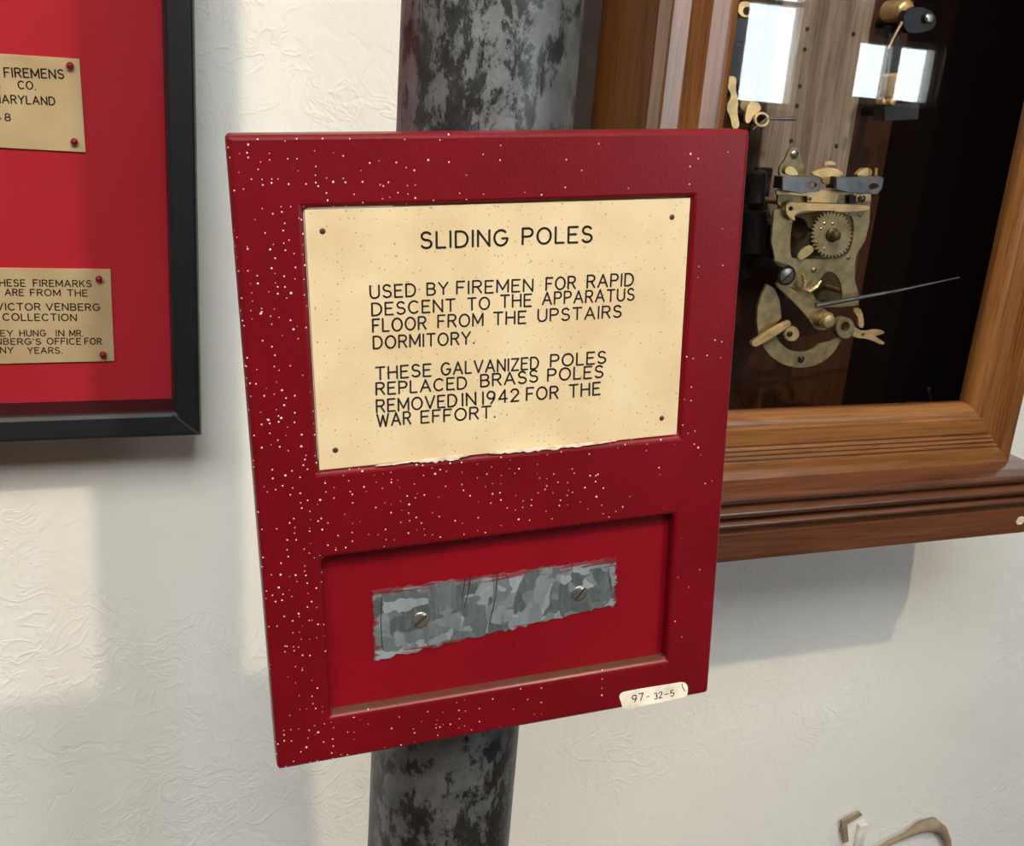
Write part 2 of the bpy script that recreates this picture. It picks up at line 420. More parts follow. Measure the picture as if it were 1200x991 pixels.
def stroke(bm, pts, w, y0, y1):
    """a narrow filled groove along pts (x, z), round at its joints"""
    def prism(lp):
        a = [bm.verts.new((x, y0, z)) for x, z in lp]; b = [bm.verts.new((x, y1, z)) for x, z in lp]
        n = len(lp); bm.faces.new(a); bm.faces.new(b)
        for i in range(n): bm.faces.new((a[i], a[(i + 1) % n], b[(i + 1) % n], b[i]))
    for (x0, z0), (x1, z1) in zip(pts, pts[1:]):
        L = math.hypot(x1 - x0, z1 - z0)
        if L < 1e-7: continue
        ang = math.atan2(z1 - z0, x1 - x0)
        lp = [(x0 + w * math.cos(ang + PI / 2 + PI * k / 5), z0 + w * math.sin(ang + PI / 2 + PI * k / 5)) for k in range(6)]
        lp += [(x1 + w * math.cos(ang - PI / 2 + PI * k / 5), z1 + w * math.sin(ang - PI / 2 + PI * k / 5)) for k in range(6)]
        prism(lp)
def word(bm, text, p0, p1, cap, weight, y0, y1, gap=.30):
    """letters spread from p0 to p1 (baseline ends, x z), cap = height"""
    hw = cap * weight / 2; _d = Vector((p1[0] - p0[0], p1[1] - p0[1])).normalized() * hw
    p0 = (p0[0] + _d.x, p0[1] + _d.y); p1 = (p1[0] - _d.x, p1[1] - _d.y)
    tot = sum(G[c][0] for c in text) + gap * (len(text) - 1)
    dx, dz = p1[0] - p0[0], p1[1] - p0[1]; L = math.hypot(dx, dz); ux, uz = dx / L, dz / L
    s = L / tot; t = 0.0
    for c in text:
        w, st = G[c]
        jz = random.uniform(-.02, .02) * cap
        for pl in st:
            stroke(bm, [(p0[0] + ux * (t + x) * s - uz * (z * cap + jz), p0[1] + uz * (t + x) * s + ux * (z * cap + jz)) for x, z in pl], cap * weight / 2, y0, y1)
        t += w + gap

# ------------------------------------------------------------------ the room
ZF, ZC = 0.0, 2.85
XL, XR, YB = -2.3, 4.8, -3.0
WALL = .68
bm = bmesh.new(); box(bm, (XL - .1, WALL, ZF), (XR + .1, WALL + .15, ZC)); struct('wall_back', bm, M['plaster'])
bm = bmesh.new(); box(bm, (XL - .1, YB - .2, -.1), (XR + .1, WALL + .15, ZF)); struct('floor', bm, M['floor'])
bm = bmesh.new(); box(bm, (XL - .1, YB - .2, ZC), (XR + .1, WALL + .15, ZC + .1)); struct('ceiling', bm, M['ceiling'])
bm = bmesh.new(); box(bm, (XL - .1, YB - .2, ZF), (XL, WALL, ZC)); struct('wall_left', bm, M['room_dark'])
bm = bmesh.new(); box(bm, (XR, YB - .2, ZF), (XR + .1, WALL, ZC)); struct('wall_right', bm, M['room_dark'])
WINS = [(1.90, 2.43, 1.25, 2.5), (2.62, 2.96, 1.54, 2.55), (3.24, 3.74, 1.60, 1.90)]
bm = bmesh.new(); xs = XL
for (x0, x1, z0, z1) in WINS:
    box(bm, (xs, YB - .12, ZF), (x0, YB, ZC)); box(bm, (x0, YB - .12, ZF), (x1, YB, z0)); box(bm, (x0, YB - .12, z1), (x1, YB, ZC)); xs = x1
box(bm, (xs, YB - .12, ZF), (XR, YB, ZC)); struct('wall_front', bm, M['room_dark'])
def portal(x0, x1, z0, z1):
    ld = bpy.data.lights.new('daylight', 'AREA'); ld.shape = 'RECTANGLE'; ld.size = x1 - x0; ld.size_y = z1 - z0
    ld.cycles.is_portal = True
    o = bpy.data.objects.new('daylight', ld); C.objects.link(o); o.location = ((x0 + x1) / 2, YB - .14, (z0 + z1) / 2); o.rotation_euler = (PI / 2, 0, PI)
    o.rotation_euler = Vector((0, -1, 0)).to_track_quat('Z', 'Y').to_euler()
for i, (x0, x1, z0, z1) in enumerate(WINS):
    bm = bmesh.new(); b = .03; ya, yb = YB - .10, YB - .04
    for q in (((x0, ya, z0), (x0 + b, yb, z1)), ((x1 - b, ya, z0), (x1, yb, z1)), ((x0, ya, z0), (x1, yb, z0 + b)), ((x0, ya, z1 - b), (x1, yb, z1))): box(bm, *q)
    if i == 0:
        box(bm, (2.15, ya, z0), (2.18, yb, z1)); box(bm, (x0, ya, 1.83), (x1, yb, 1.86))
    if i == 1: box(bm, (x0, ya, 1.985), (x1, yb, 2.005))
    if i == 2: box(bm, (3.46, ya, z0), (3.51, yb, z1))
    w = struct('window_%d' % (i + 1), bm, M['white_paint'])
    bm = bmesh.new(); box(bm, (x0 + .01, YB - .075, z0 + .01), (x1 - .01, YB - .07, z1 - .01)); obj('pane', bm, M['glass'], w)
    portal(x0, x1, z0, z1)

# ------------------------------------------------------------------ sliding pole
PX, PY, PR = .13986, .40421, .03528
bm = bmesh.new(); lathe(bm, (PX, PY, ZF), (0, 0, 1), [(0, PR)] + [(ZC * i / 40, PR) for i in range(1, 40)] + [(ZC, PR)], 72)
po = obj('sliding_pole', bm, M['pole'], smooth=True)
po['label'] = 'mottled grey galvanized pipe pole standing behind the red framed sign'; po['category'] = 'pole'

# ------------------------------------------------------------------ red framed sign
SU = Vector((0.99573192, -0.05763231, 0.07208648)); SV = Vector((0.07137023, -0.01041158, -0.99739555)); SN = Vector((0.05823274, 0.99828342, -0.00625391)); SK = .4280703
SV = (SV - SU * SV.dot(SU)).normalized(); SN = SU.cross(SV).normalized()
if SN.y < 0: SN = -SN
ST = .0195
_r = ray(265, 158); SO = _r * (SK / SN.dot(_r)) + Vector((0, 0, EYE))
mw = Matrix(((SU.x, SN.x, -SV.x), (SU.y, SN.y, -SV.y), (SU.z, SN.z, -SV.z))).to_4x4(); SCALE = .84
mw = mw @ Matrix.Scale(SCALE, 4); mw.translation = Vector((0, 0, EYE)) + (SO - Vector((0, 0, EYE))) * SCALE
SW, SH = .2294, .2943
def S(u, v, depth=0.0):
    """point of the sign's own plane set back by depth, in the sign's axes (x right, z up)"""
    r = ray(u, v); p = r * ((SK + depth) / SN.dot(r)) + Vector((0, 0, EYE)) - SO
    return (p.dot(SU), -p.dot(SV))
sign = thing('framed_sign', 'red wooden framed sign about sliding poles, flecked with white, fixed to the grey pole', 'sign', None, mw=mw)
H1 = (.0280, .2025, -.1440, -.0292); H2 = (.0270, .2030, -.2690, -.1858)
def rect(x0, x1, z0, z1): return [(x0, z0), (x1, z0), (x1, z1), (x0, z1)]
bm = plate([rect(0, SW, -SH, 0), rect(*H1), rect(*H2)], 0.0, ST)
obj('frame', bm, M['red'], sign, bev=.0021, seg=3, local=True)
# upper plate
PD = .0016
bm = plate([rect(H1[0] + .0004, H1[1] - .0004, H1[2] + .0004, H1[3] - .0004)], PD, .003, .0003)
plq = obj('plaque', bm, M['cream'], sign, local=True, label='cream engraved plaque with brown specks')
bm = bmesh.new()
TXT = [('SLIDING', 373, 173, 626, 164, 48), ('POLES', 664, 162, 868, 154, 48),
 ('USED', 228, 317, 362, 310, 38), ('BY', 391, 308, 455, 305, 36), ('FIREMEN', 476, 304, 698, 296, 37), ('FOR', 732, 293, 820, 289, 37), ('RAPID', 850, 286, 986, 280, 37),
 ('DESCENT', 233, 366, 475, 353, 37), ('TO', 508, 351, 574, 347, 36), ('THE', 602, 344, 694, 339, 37), ('APPARATUS', 722, 335, 988, 322, 36),
 ('FLOOR', 235, 413, 392, 405, 38), ('FROM', 422, 401, 555, 395, 37), ('THE', 582, 393, 678, 388, 37), ('UPSTAIRS', 709, 384, 951, 371, 36),
 ('DORMITORY.', 237, 462, 530, 446, 37),
 ('THESE', 244, 550, 406, 539, 37), ('GALVANIZED', 432, 537, 714, 519, 36), ('POLES', 745, 513, 907, 502, 36),
 ('REPLACED', 245, 594, 508, 576, 36), ('BRASS', 545, 571, 712, 556, 36), ('POLES', 737, 555, 899, 543, 36),
 ('REMOVED', 246, 644, 480, 626, 37), ('IN', 492, 625, 535, 621, 37), ('1942', 551, 621, 658, 610, 37), ('FOR', 676, 610, 770, 603, 37), ('THE', 799, 601, 891, 592, 37),
 ('WAR', 248, 685, 348, 677, 37), ('EFFORT.', 374, 675, 590, 658, 36)]
K5 = 2.449
for (t, a, b, c, d, h) in TXT:
    p0 = S(340 + a / K5, 220 + b / K5, PD); p1 = S(340 + c / K5, 220 + d / K5, PD); q = S(340 + a / K5, 220 + (b - h) / K5, PD)
    word(bm, t, p0, p1, (q[1] - p0[1]) * .94, .15, PD - .00012, PD + .0004)
obj('lettering', bm, M['ink'], plq, local=True, label='black engraved lettering')
for (u, v) in ((378, 271), (787.5, 254.5), (393, 527.5), (775.5, 490)):
    x, z = S(u, v, PD); bm = bmesh.new()
    lathe(bm, (x, PD + .0004, z), (0, -1, 0), [(0, .0014), (.0004, .0013), (.0007, .0007), (.0008, .0001)], 14)
    obj('nail', bm, M['nail'], plq, local=True, smooth=True)
# chipped filler along the lower edge of the plaque
def flake(pts, name='filler_chip'):
    q = [S(u, v) for u, v in pts]
    bm = plate([q], -.00045, .0006); obj(name, bm, M['flake'], sign, local=True)
random.seed(3)
def strip(u0, v0, u1, v1, h0, h1, n=22):
    top = []; bot = []
    for i in range(n + 1):
        k = i / n; u = u0 + (u1 - u0) * k; v = v0 + (v1 - v0) * k
        env = math.sin(PI * min(max(k, .02), .98)) ** .5
        top.append((u, v - random.uniform(.0, 1.0))); bot.append((u, v + (h0 + (h1 - h0) * k) * env * random.uniform(.55, 1.2)))
    return top + bot[::-1]
flake(strip(484, 540, 552, 531.5, 4.5, 5)); flake(strip(574, 530, 722, 516, 4.2, 2.6, 34))
flake(strip(440, 545.5, 484, 540, 1.3, 1.6, 12))
# lower panel
QD = .0065
bm = plate([rect(H2[0] - .004, H2[1] + .004, H2[2] - .004, H2[3] + .004)], QD, .004)
pan = obj('panel', bm, M['red_panel'], sign, local=True, label='recessed red panel')
random.seed(11)
def jag(a, b, n, amp):
    return [(a[0] + (b[0] - a[0]) * i / n + random.uniform(-amp, amp), a[1] + (b[1] - a[1]) * i / n + random.uniform(-amp, amp)) for i in range(n)]
cs = [S(436, 692, QD), S(723, 653, QD), S(720, 709, QD), S(438, 773, QD)]
lp = jag(cs[0], cs[1], 60, .0008) + jag(cs[1], cs[2], 16, .0012) + jag(cs[2], cs[3], 60, .0011) + jag(cs[3], cs[0], 16, .0006)
bm = plate([lp], QD - .0005, .0008)
obj('galvanized_strap', bm, M['galv'], pan, local=True, label='scraped bare grey galvanized metal')
for pl in ([(551, 673), (549, 690), (544, 712)], [(583, 670), (580, 700), (573, 732)], [(545, 676), (541, 700)], [(447, 700), (446, 728), (448, 760)], [(712, 665), (716, 690)]):
    bm = bmesh.new(); stroke(bm, [S(u, v, QD) for u, v in pl], .00018, QD - .00062, QD - .0004); obj('scratch', bm, M['dark_steel'], pan, local=True)
for (u, v, ang) in ((492.5, 725, 38), (678.5, 694, 48)):
    x, z = S(u, v, QD); bm = bmesh.new(); y = QD - .0006
    lathe(bm, (x, y, z), (0, -1, 0), [(0, .0041), (.0005, .0041), (.0009, .0036), (.0011, .0022), (.00115, .0001)], 28)
    a = math.radians(ang); c, s = math.cos(a), math.sin(a); w, L = .00055, .0037
    lpq = [(x + c * L - s * w, z + s * L + c * w), (x - c * L - s * w, z - s * L + c * w), (x - c * L + s * w, z - s * L - c * w), (x + c * L + s * w, z + s * L - c * w)]
    join(bm, plate([lpq], y - .00118, .0006, mi=1))
    obj('screw', bm, [M['screw'], M['slot']], pan, local=True, smooth=True, label='slotted round-headed screw')
# paper tape tag
tp = [(725, 816), (728, 811), (737, 809), (760, 805), (785, 801), (800, 798.6), (805, 801), (806, 808), (805, 815), (790, 819), (770, 823), (750, 827), (734, 830.4), (729, 829), (728, 823)]
bm = plate([smooth_loop([S(u, v) for u, v in tp], 2)], -.0004, .00035)
tape = obj('tape_tag', bm, M['tape'], sign, local=True, label='torn paper tape tag with a handwritten number')
bm = bmesh.new()
for (t, u0, v0, u1, v1, h) in (('97', 740, 822.5, 754, 819, 8), ('-', 757, 819, 761, 818, 7), ('32', 766, 819, 776, 816.5, 7), ('-', 778, 816.5, 783, 815, 7), ('5', 785, 815.5, 790, 814, 7)):
    p0, p1, q = S(u0, v0), S(u1, v1), S(u0, v0 - h); word(bm, t, p0, p1, q[1] - p0[1], .13, -.0005, -.0003)
stroke(bm, [S(799, 801), S(799.5, 805), S(802.5, 809)], .0002, -.0005, -.0003)
obj('handwriting', bm, M['ink'], tape, local=True)

# ------------------------------------------------------------------ black shadow box with fire marks, left
FY = .640
fx1, fz0 = .0460, EYE - .2188; ix1, iz0 = .0287, EYE - .2036; fx0, fz1 = -.42, EYE + .36
sb = thing('shadow_box', 'black framed red display box with tan plaques on the white wall', 'display case', (-.19, WALL, fz0))
def ring_frame(x0, x1, z0, z1, prof, closed=True):
    """prof: list of (inset, Y); builds mitred mouldings round a rectangle"""
    bm = bmesh.new(); rings = []
    for w, y in prof: rings.append([bm.verts.new(p) for p in ((x0 + w, y, z0 + w), (x1 - w, y, z0 + w), (x1 - w, y, z1 - w), (x0 + w, y, z1 - w))])
    n = len(rings)
    for i in range(n if closed else n - 1):
        A, B = rings[i], rings[(i + 1) % n]
        for k in range(4): bm.faces.new((A[k], A[(k + 1) % 4], B[(k + 1) % 4], B[k]))
    return bm
fw = .0163
obj('frame', ring_frame(fx0, fx1, fz0, fz1, [(0, WALL - .0005), (0, FY + .0045), (.0012, FY + .001), (.003, FY), (fw - .002, FY + .0012), (fw, FY + .003), (fw, WALL - .0045), (.004, WALL - .0005)]), M['frame_black'], sb, bev=.0004, seg=1)
bm = plate([[(ix1 - .0002, iz0 - .0002), (ix1 + .0004, iz0 + .0003), (fx1 - .0012, fz0 + .0018), (fx1 - .0018, fz0 + .0012)]], FY - .0003, .0025); obj('mitre_edge', bm, M['frame_line'], sb)  # mitre line with its highlight put into the colour
bm = bmesh.new(); box(bm, (fx0 + .006, WALL - .0075, fz0 + .006), (fx1 - .006, WALL - .001, fz1 - .006)); obj('backing', bm, M['mat'], sb)
bm = bmesh.new(); box(bm, (fx0 + fw - .001, FY + .0050, fz0 + fw - .001), (fx1 - fw + .001, FY + .0070, fz1 - fw + .001)); obj('glass_pane', bm, M['glass'], sb)
BY = WALL - .0075; LY = BY - .0012
def left_plaque(corner, words, pins, mat, label):
    """corner: the four corners as seen; the plate runs on to the left out of view"""
    q = px(corner, LY); bm = plate([q], LY, .0012, .0002)
    pl = obj('plaque', bm, mat, sb, label=label)
    bm = bmesh.new()
    for (t, x0, y0, x1, y1, cap, gap) in words:
        p0 = px([(x0, y0)], LY)[0]; p1 = px([(x1, y1)], LY)[0]; k = px([(x0, y0 - cap)], LY)[0]
        word(bm, t, p0, p1, (k[1] - p0[1]) * .96, .18, LY - .0001, LY + .0003, gap)
    obj('lettering', bm, M['ink'], pl)
    for (u, v) in pins:
        c = P(u, v, LY); bm = bmesh.new()
        lathe(bm, c + Vector((0, .0004, 0)), (0, -1, 0), [(0, .0018), (.001, .0021), (.0024, .0020), (.0034, .0013), (.0038, .0002)], 16)
        obj('pin', bm, M['red_dust'], pl, smooth=True, label='red headed pin')
k3 = 250 / 1077.
def c3(w, gap=.3): t, a, b, c, d, h = w; return (t, a * k3, b * k3, c * k3, d * k3, h * k3, gap)
left_plaque([(-95, 56.5), (93, 69), (100.5, 178.5), (-92, 168)],
    [c3(('FIREMENS', 20, 387, 326, 397, 46)), c3(('E', -28, 441, 3, 442, 40)), c3(('CO.', 90, 447, 183, 452, 40)), c3(('MARYLAND', -36, 517, 281, 531, 41)), c3(('48', -28, 606, 57, 610, 37), .45)],
    [(82, 77), (87, 166)], M['cream2'], 'tan engraved plaque about a firemens company')
def c4(t, a, b, c, d, h, gap=.3): return (t, a / 3.964, 290 + b / 3.964, c / 3.964, 290 + d / 3.964, h / 3.964, gap)
left_plaque([(-75, 313), (129.5, 315.5), (134, 423), (-72, 428)],
    [c4('THESE', -38, 178, 120, 180, 31), c4('FIREMARKS', 153, 180, 427, 183, 31), c4('ARE', 22, 222, 112, 223, 30), c4('FROM', 140, 223, 283, 224, 30), c4('THE', 312, 225, 408, 226, 30),
     c4('VICTOR', -18, 290, 190, 290, 32), c4('VENBERG', 213, 291, 466, 292, 32), c4('COLLECTION', 12, 338, 358, 340, 32),
     c4('THEY', -68, 411, 62, 412, 28), c4('HUNG', 90, 411, 215, 411, 28), c4('IN', 259, 411, 300, 411, 28), c4('MR.', 322, 411, 388, 411, 28),
     c4("VENBERG'S", -92, 449, 192, 450, 28), c4('OFFICE', 217, 449, 378, 450, 29), c4('FOR', 392, 449, 474, 449, 29),
     c4('MANY', -80, 490, 65, 490, 28), c4('YEARS.', 127, 491, 290, 491, 28)],
    [(116, 326.5), (120.5, 415)], M['cream2'], 'tan engraved plaque about a firemarks collection')

# ------------------------------------------------------------------ wooden clock case, right
DY = .568
dx0, dx1, dz0, dz1 = .3065, .6500, EYE - .2440, EYE + .42
case = thing('clock_case', 'glazed brown wooden wall clock case with fluted door frame and moulded base shelf', 'clock case', (.478, WALL, EYE - .2975))
# carcass: sides, top, bottom as one open box
bm = bmesh.new(); cx0, cx1 = dx0 + .002, dx1 - .002; th = .012; cy0 = DY + .0165
box(bm, (cx0, cy0, dz0), (cx0 + th, WALL - .0005, dz1)); box(bm, (cx1 - th, cy0, dz0), (cx1, WALL - .0005, dz1))
box(bm, (cx0 + th, cy0, dz1 - th), (cx1 - th, WALL - .0005, dz1)); box(bm, (cx0 + th, cy0, dz0), (cx1 - th, WALL - .0005, dz0 + th))
obj('carcass', bm, M['case_z'], case, bev=.0006, seg=1)
xm = P(1012, 330, WALL - .012).x
bm = bmesh.new(); box(bm, (cx0 + th, WALL - .012, dz0 + th), (xm, WALL - .0006, dz1 - th)); obj('back_board', bm, M['back_z'], case)
bm = bmesh.new(); box(bm, (xm, WALL - .011, dz0 + th), (cx1 - th, WALL - .0006, dz1 - th)); box(bm, (cx1 - th - .002, cy0 + .001, dz0 + th), (cx1 - th, WALL - .011, dz1 - th)); obj('dark_lining', bm, M['lining'], case, label='black lining in the right half of the case')
bm = bmesh.new(); box(bm, (dx0 - .020, WALL - .012, dz0 + .002), (cx0 + .0002, WALL - .0005, dz1)); obj('side_strip', bm, M['dark_strip'], case, bev=.0008)  # narrow dark brown strip on the wall, left of the case
# door frame: stiles and rails share one mitred profile
prof = [(.0, DY + .016), (.0, DY + .0012), (.0012, DY), (.0115, DY)]
w = .0125
for i in range(4):
    prof += [(w, DY), (w + .0008, DY + .0018), (w + .0018, DY + .0022), (w + .0026, DY + .0012)]; w += .0036
prof += [(w + .0002, DY), (.0385, DY), (.0392, DY + .0012)]
for k in range(1, 7):
    a = PI / 2 * k / 6; prof.append((.0392 + .0098 * math.sin(a), DY + .0012 + .0085 * (1 - math.cos(a))))
prof += [(.0490, DY + .0150), (.040, DY + .016)]
dm = ring_frame(dx0, dx1, dz0, dz1, prof)
dm.faces.ensure_lookup_table()
for i, f in enumerate(dm.faces): f.material_index = 0 if i % 4 in (0, 2) else 1
door = obj('door', dm, [M['oak_x'], M['oak_z']], case)
bm = bmesh.new(); box(bm, (dx0 + .0480, DY + .0105, dz0 + .0480), (dx1 - .0480, DY + .0130, dz1 - .0480)); obj('glass_pane', bm, M['glass'], door)
# base shelf: moulded profile returned round both ends
def bulge(y, z0, z1, out, n=7):
    return [(y - out * math.sin(PI * k / n) , z0 + (z1 - z0) * k / n) for k in range(n + 1)]
sp = [(.600, -.2425), (.5525, -.2425)] + bulge(.5505, -.2435, -.2525, .0065) + bulge(.5500, -.2535, -.2630, .0055) + bulge(.5515, -.2640, -.2715, .0045) + [(.5535, -.2730), (.5535, -.2750), (.5515, -.2765), (.5515, -.2965), (.5530, -.2975), (.600, -.2975)]
bm = bmesh.new(); rows = []
sx0, sx1 = dx0 - .006, dx1 + .0185; fy = .5515
for (y, z) in sp:
    o = fy - y; z += EYE
    rows.append([bm.verts.new(p) for p in ((sx0 - o, WALL - .0005, z), (sx0 - o, y, z), (sx1 + o, y, z), (sx1 + o, WALL - .0005, z))])
rows[0] = rows[0]
for A, B in zip(rows, rows[1:]):
    for k in range(3): bm.faces.new((A[k], A[k + 1], B[k + 1], B[k]))
bm.faces.new(rows[0]); bm.faces.new(rows[-1])
box(bm, (sx0 + .05, .60, EYE - .2970), (sx1 - .05, WALL - .0006, EYE - .2430))
obj('base_shelf', bm, M['red_x'], case, smooth=True)
c = P(1195, 610, .5510); bm = plate([smooth_loop([(c.x - .0035, c.z - .003), (c.x + .004, c.z - .0035), (c.x + .0045, c.z + .003), (c.x - .002, c.z + .0035)], 1)], .5508, .0008); obj('paint_chip', bm, M['flake'], case, label='pale chip on the shelf front')
# weathered plank fixed to the back board
pk = [(912, -30), (1012, -30), (1002, 200), (990, 262), (893, 262), (898, 200)]
q = px(pk, .655); xa = (q[0][0] + q[5][0]) / 2 - .004; xb = (q[1][0] + q[2][0]) / 2
bm = bmesh.new(); box(bm, (xa, .650, EYE - .075), (xb, WALL - .0125, dz1 - th - .001)); plank = obj('plank', bm, M['plank'], case, bev=.001, seg=1, label='weathered grey plank with nail holes')
for (u, v) in ((946, 34), (943, 58), (937, 101), (934, 124), (927, 165), (980, 171), (1000, 40)):
    c = P(u, v, .650); bm = bmesh.new(); cyl(bm, (c.x, .6496, c.z), (c.x, .652, c.z), .0016, n=12); obj('nail_hole', bm, M['slot'], plank)
# hooks low inside the case
for (u, v, u2, v2) in ((1088, 455, 1085, 480), (1121, 448, 1115, 452)):
    a = P(u, v, .625); b = P(u2, v2, .645); bm = bmesh.new(); tube(bm, [(a.x, a.y, a.z), ((a.x + b.x) / 2, .63, (a.z + b.z) / 2 - .001), (b.x, .667, b.z)], .0007, 8)
    lathe(bm, a, (0, -1, 0), [(0, .0014), (.0012, .0016), (.002, .0004)], 12); obj('hook', bm, M['steel'], case, smooth=True)

# ------------------------------------------------------------------ brass movement
MY = .606                                                # front plate plane
mv = thing('clock_movement', 'skeleton brass clock movement with toothed wheel and curved sector behind the glass', 'clock movement', (P(955, 430, MY).x, WALL - .012, P(955, 430, MY).z))
def pz(name, loops, Y, th, mat, bevel=.0003, parent=mv, label=None):
    return obj(name, plate([px(l, Y) for l in loops], Y, th, bevel), mat, parent, label=label)
out = [(912, 226), (1021, 226), (1019, 262), (1014, 282), (1004, 298), (1002, 312), (1002, 328), (1007, 346), (1006, 358), (985, 360), (962, 360), (946, 352), (930, 338), (912, 331), (906, 322), (908, 302), (904, 284), (907, 247), (916, 244), (911, 238)]
hole = [(930, 254), (940, 250), (966, 247), (997, 252), (1001, 262), (999, 284), (994, 298), (984, 303), (930, 304), (926, 298), (927, 270)]
eye2 = [(968, 318), (977, 319), (984, 328), (988, 345), (986, 354), (968, 355), (956, 352), (951, 340), (957, 333), (962, 326)]
pz('front_plate', [out, smooth_loop(hole, 1), smooth_loop(eye2, 1)], MY, .0022, M['brass_dull'])
out2 = [(914, 232), (1012, 232), (1008, 290), (998, 352), (920, 352), (906, 290)]
pz('rear_plate', [out2], MY + .030, .002, M['brass_dark'])
for (u, v) in ((918, 238), (1012, 238), (912, 318), (998, 345)):
    a = P(u, v, MY + .002); bm = bmesh.new(); cyl(bm, a, (a.x, MY + .030, a.z), .0020, n=16); obj('pillar', bm, M['brass'], mv, smooth=True)
def screw(u, v, Y, r, parent=mv, mat=None, name='screw', ang=40):
    c = P(u, v, Y); bm = bmesh.new(); lathe(bm, (c.x, Y, c.z), (0, -1, 0), [(0, r), (r * .35, r), (r * .6, r * .7), (r * .7, .0001)], 18)
    a = math.radians(ang); cc, ss = math.cos(a), math.sin(a); L, w = r * .85, r * .14
    join(bm, plate([[(c.x + cc * L - ss * w, c.z + ss * L + cc * w), (c.x - cc * L - ss * w, c.z - ss * L + cc * w), (c.x - cc * L + ss * w, c.z - ss * L - cc * w), (c.x + cc * L + ss * w, c.z + ss * L - cc * w)]], Y - r * .72, .0004, mi=1))
    return obj(name, bm, [mat or M['screw'], M['slot']], parent, smooth=True)
# toothed wheel
GY = MY - .004; gc = (975, 275); gl = []
NT_ = 34
for i in range(NT_):
    for j, rr in enumerate((23.5, 26.8, 26.8, 23.5)):
        a = 360 * (i + (0, .25, .5, .75)[j]) / NT_; gl.append((gc[0] + rr * .90 * math.cos(math.radians(a)) , gc[1] + rr * 1.03 * math.sin(math.radians(a))))
wheel = pz('toothed_wheel', [gl], GY, .0016, M['brass_dull'], .0001, label='dull brass toothed wheel')
c = P(*gc, GY); bm = bmesh.new(); lathe(bm, c, (0, -1, 0), [(0, .0052), (.0012, .0050), (.002, .0034), (.006, .0032), (.0064, .0024)], 20); obj('hub', bm, M['brass_dark'], wheel, smooth=True)
bm = bmesh.new(); cyl(bm, c, (c.x, MY + .03, c.z), .0016, n=14); obj('arbor', bm, M['steel'], wheel, smooth=True)
for (u, v) in ((966, 262), (962, 268), (966, 291), (957, 284), (976, 262)): screw(u, v, GY, .0011, wheel, M['brass_bright'], 'rivet')
g2 = []
for i in range(20):
    for rr, k in ((10, 0), (12.4, .3), (12.4, .6), (10, .85)):
        a = 2 * PI * (i + k) / 20; g2.append((958 + rr * .9 * math.cos(a), 288 + rr * math.sin(a)))
pz('pinion', [g2], MY + .006, .002, M['brass_dull'], 0)
g3 = [(937 + (11 if i % 2 else 9) * math.cos(2 * PI * i / 32), 268 + (14 if i % 2 else 12) * math.sin(2 * PI * i / 32)) for i in range(32)]
pz('pinion', [g3], MY + .012, .002, M['brass_dark'], 0)
pz('click_spring', [smooth_loop([(940, 292), (950, 286), (956, 292), (948, 300), (938, 306), (934, 300)], 2)], MY - .002, .002, M['brass_bright'])
# long lever with eye
lv = smooth_loop([(921, 240), (926, 236), (934, 237), (975, 239), (1019, 240), (1019, 247), (985, 249), (976, 247), (948, 247), (938, 248), (930, 253), (933, 259), (927, 257), (921, 250)], 1)
lev = pz('lever', [lv, disc((927, 244.5), 2.6)], MY - .0045, .0018, M['brass'])
bar = [(910, 228), (946, 230), (946, 237), (980, 238), (984, 228), (1000, 228), (1000, 237), (1021, 236), (1021, 222), (910, 222)]
pz('top_bar', [bar], MY - .0025, .002, M['brass'])
bm = plate([px([(995.5, 229), (1003.5, 229), (1003.5, 238.5), (995.5, 238.5)], MY - .003)], MY - .003, .0012); obj('stop_block', bm, M['black_metal'], mv)
screw(1010, 233, MY - .003, .0027); screw(1008, 252, MY, .0012); screw(949, 233, MY - .0045, .0013, mat=M['brass'])
screw(953.5, 316, MY, .0020, mat=M['brass_dull']); screw(994, 302, MY, .0014)
# dome, ears, steel straps
dome = smooth_loop([(950, 204), (957, 199), (970, 196), (983, 198), (990, 204), (980, 208), (977, 216), (965, 216), (963, 208)], 1)
pz('dome_plate', [dome], MY - .001, .003, M['brass'])
pz('dome_knob', [disc((973, 193.5), 7, 5, 18, 0, 180)], MY + .003, .003, M['brass'])
ear = smooth_loop([(912, 198), (921, 186), (924, 176), (930, 171), (937, 174), (939, 186), (944, 200), (945, 214), (916, 214)], 1)
pz('ear', [ear], MY + .012, .002, M['brass_dull']); screw(930.5, 181, MY + .012, .0030)
for lp in ([(919, 203), (921, 196), (927, 194), (933, 198), (937, 205), (928, 206)], [(1003, 206), (1009, 199), (1016, 196), (1022, 198), (1022, 206), (1012, 207)]):
    pz('wing_nut', [smooth_loop(lp, 1)], MY - .002, .004, M['brass_bright'])
for (l, hl) in (([(917, 207), (960, 207), (963, 211), (961, 224), (938, 227), (917, 223)], disc((951, 217), 6, 3.6)), ([(980, 208), (1031, 206), (1036, 209), (1034, 221), (1028, 228), (995, 226), (980, 222)], disc((1024, 218.5), 5.6, 3.4))):
    o = pz('strap', [l, hl], MY - .012, .0025, M['steel'], .0004, label='grey steel strap with a slot')
    a = P(l[0][0] + 6, 215, MY - .010); bm = bmesh.new(); box(bm, (a.x - .003, MY - .011, a.z - .004), (a.x + .003, MY + .002, a.z + .004)); obj('strap_foot', bm, M['dark_steel'], o)
bm = bmesh.new(); a = P(1027, 197, MY - .006); b = P(1026, 210, MY - .006); cyl(bm, a, b, .0010, n=10); obj('pin', bm, M['brass'], mv)
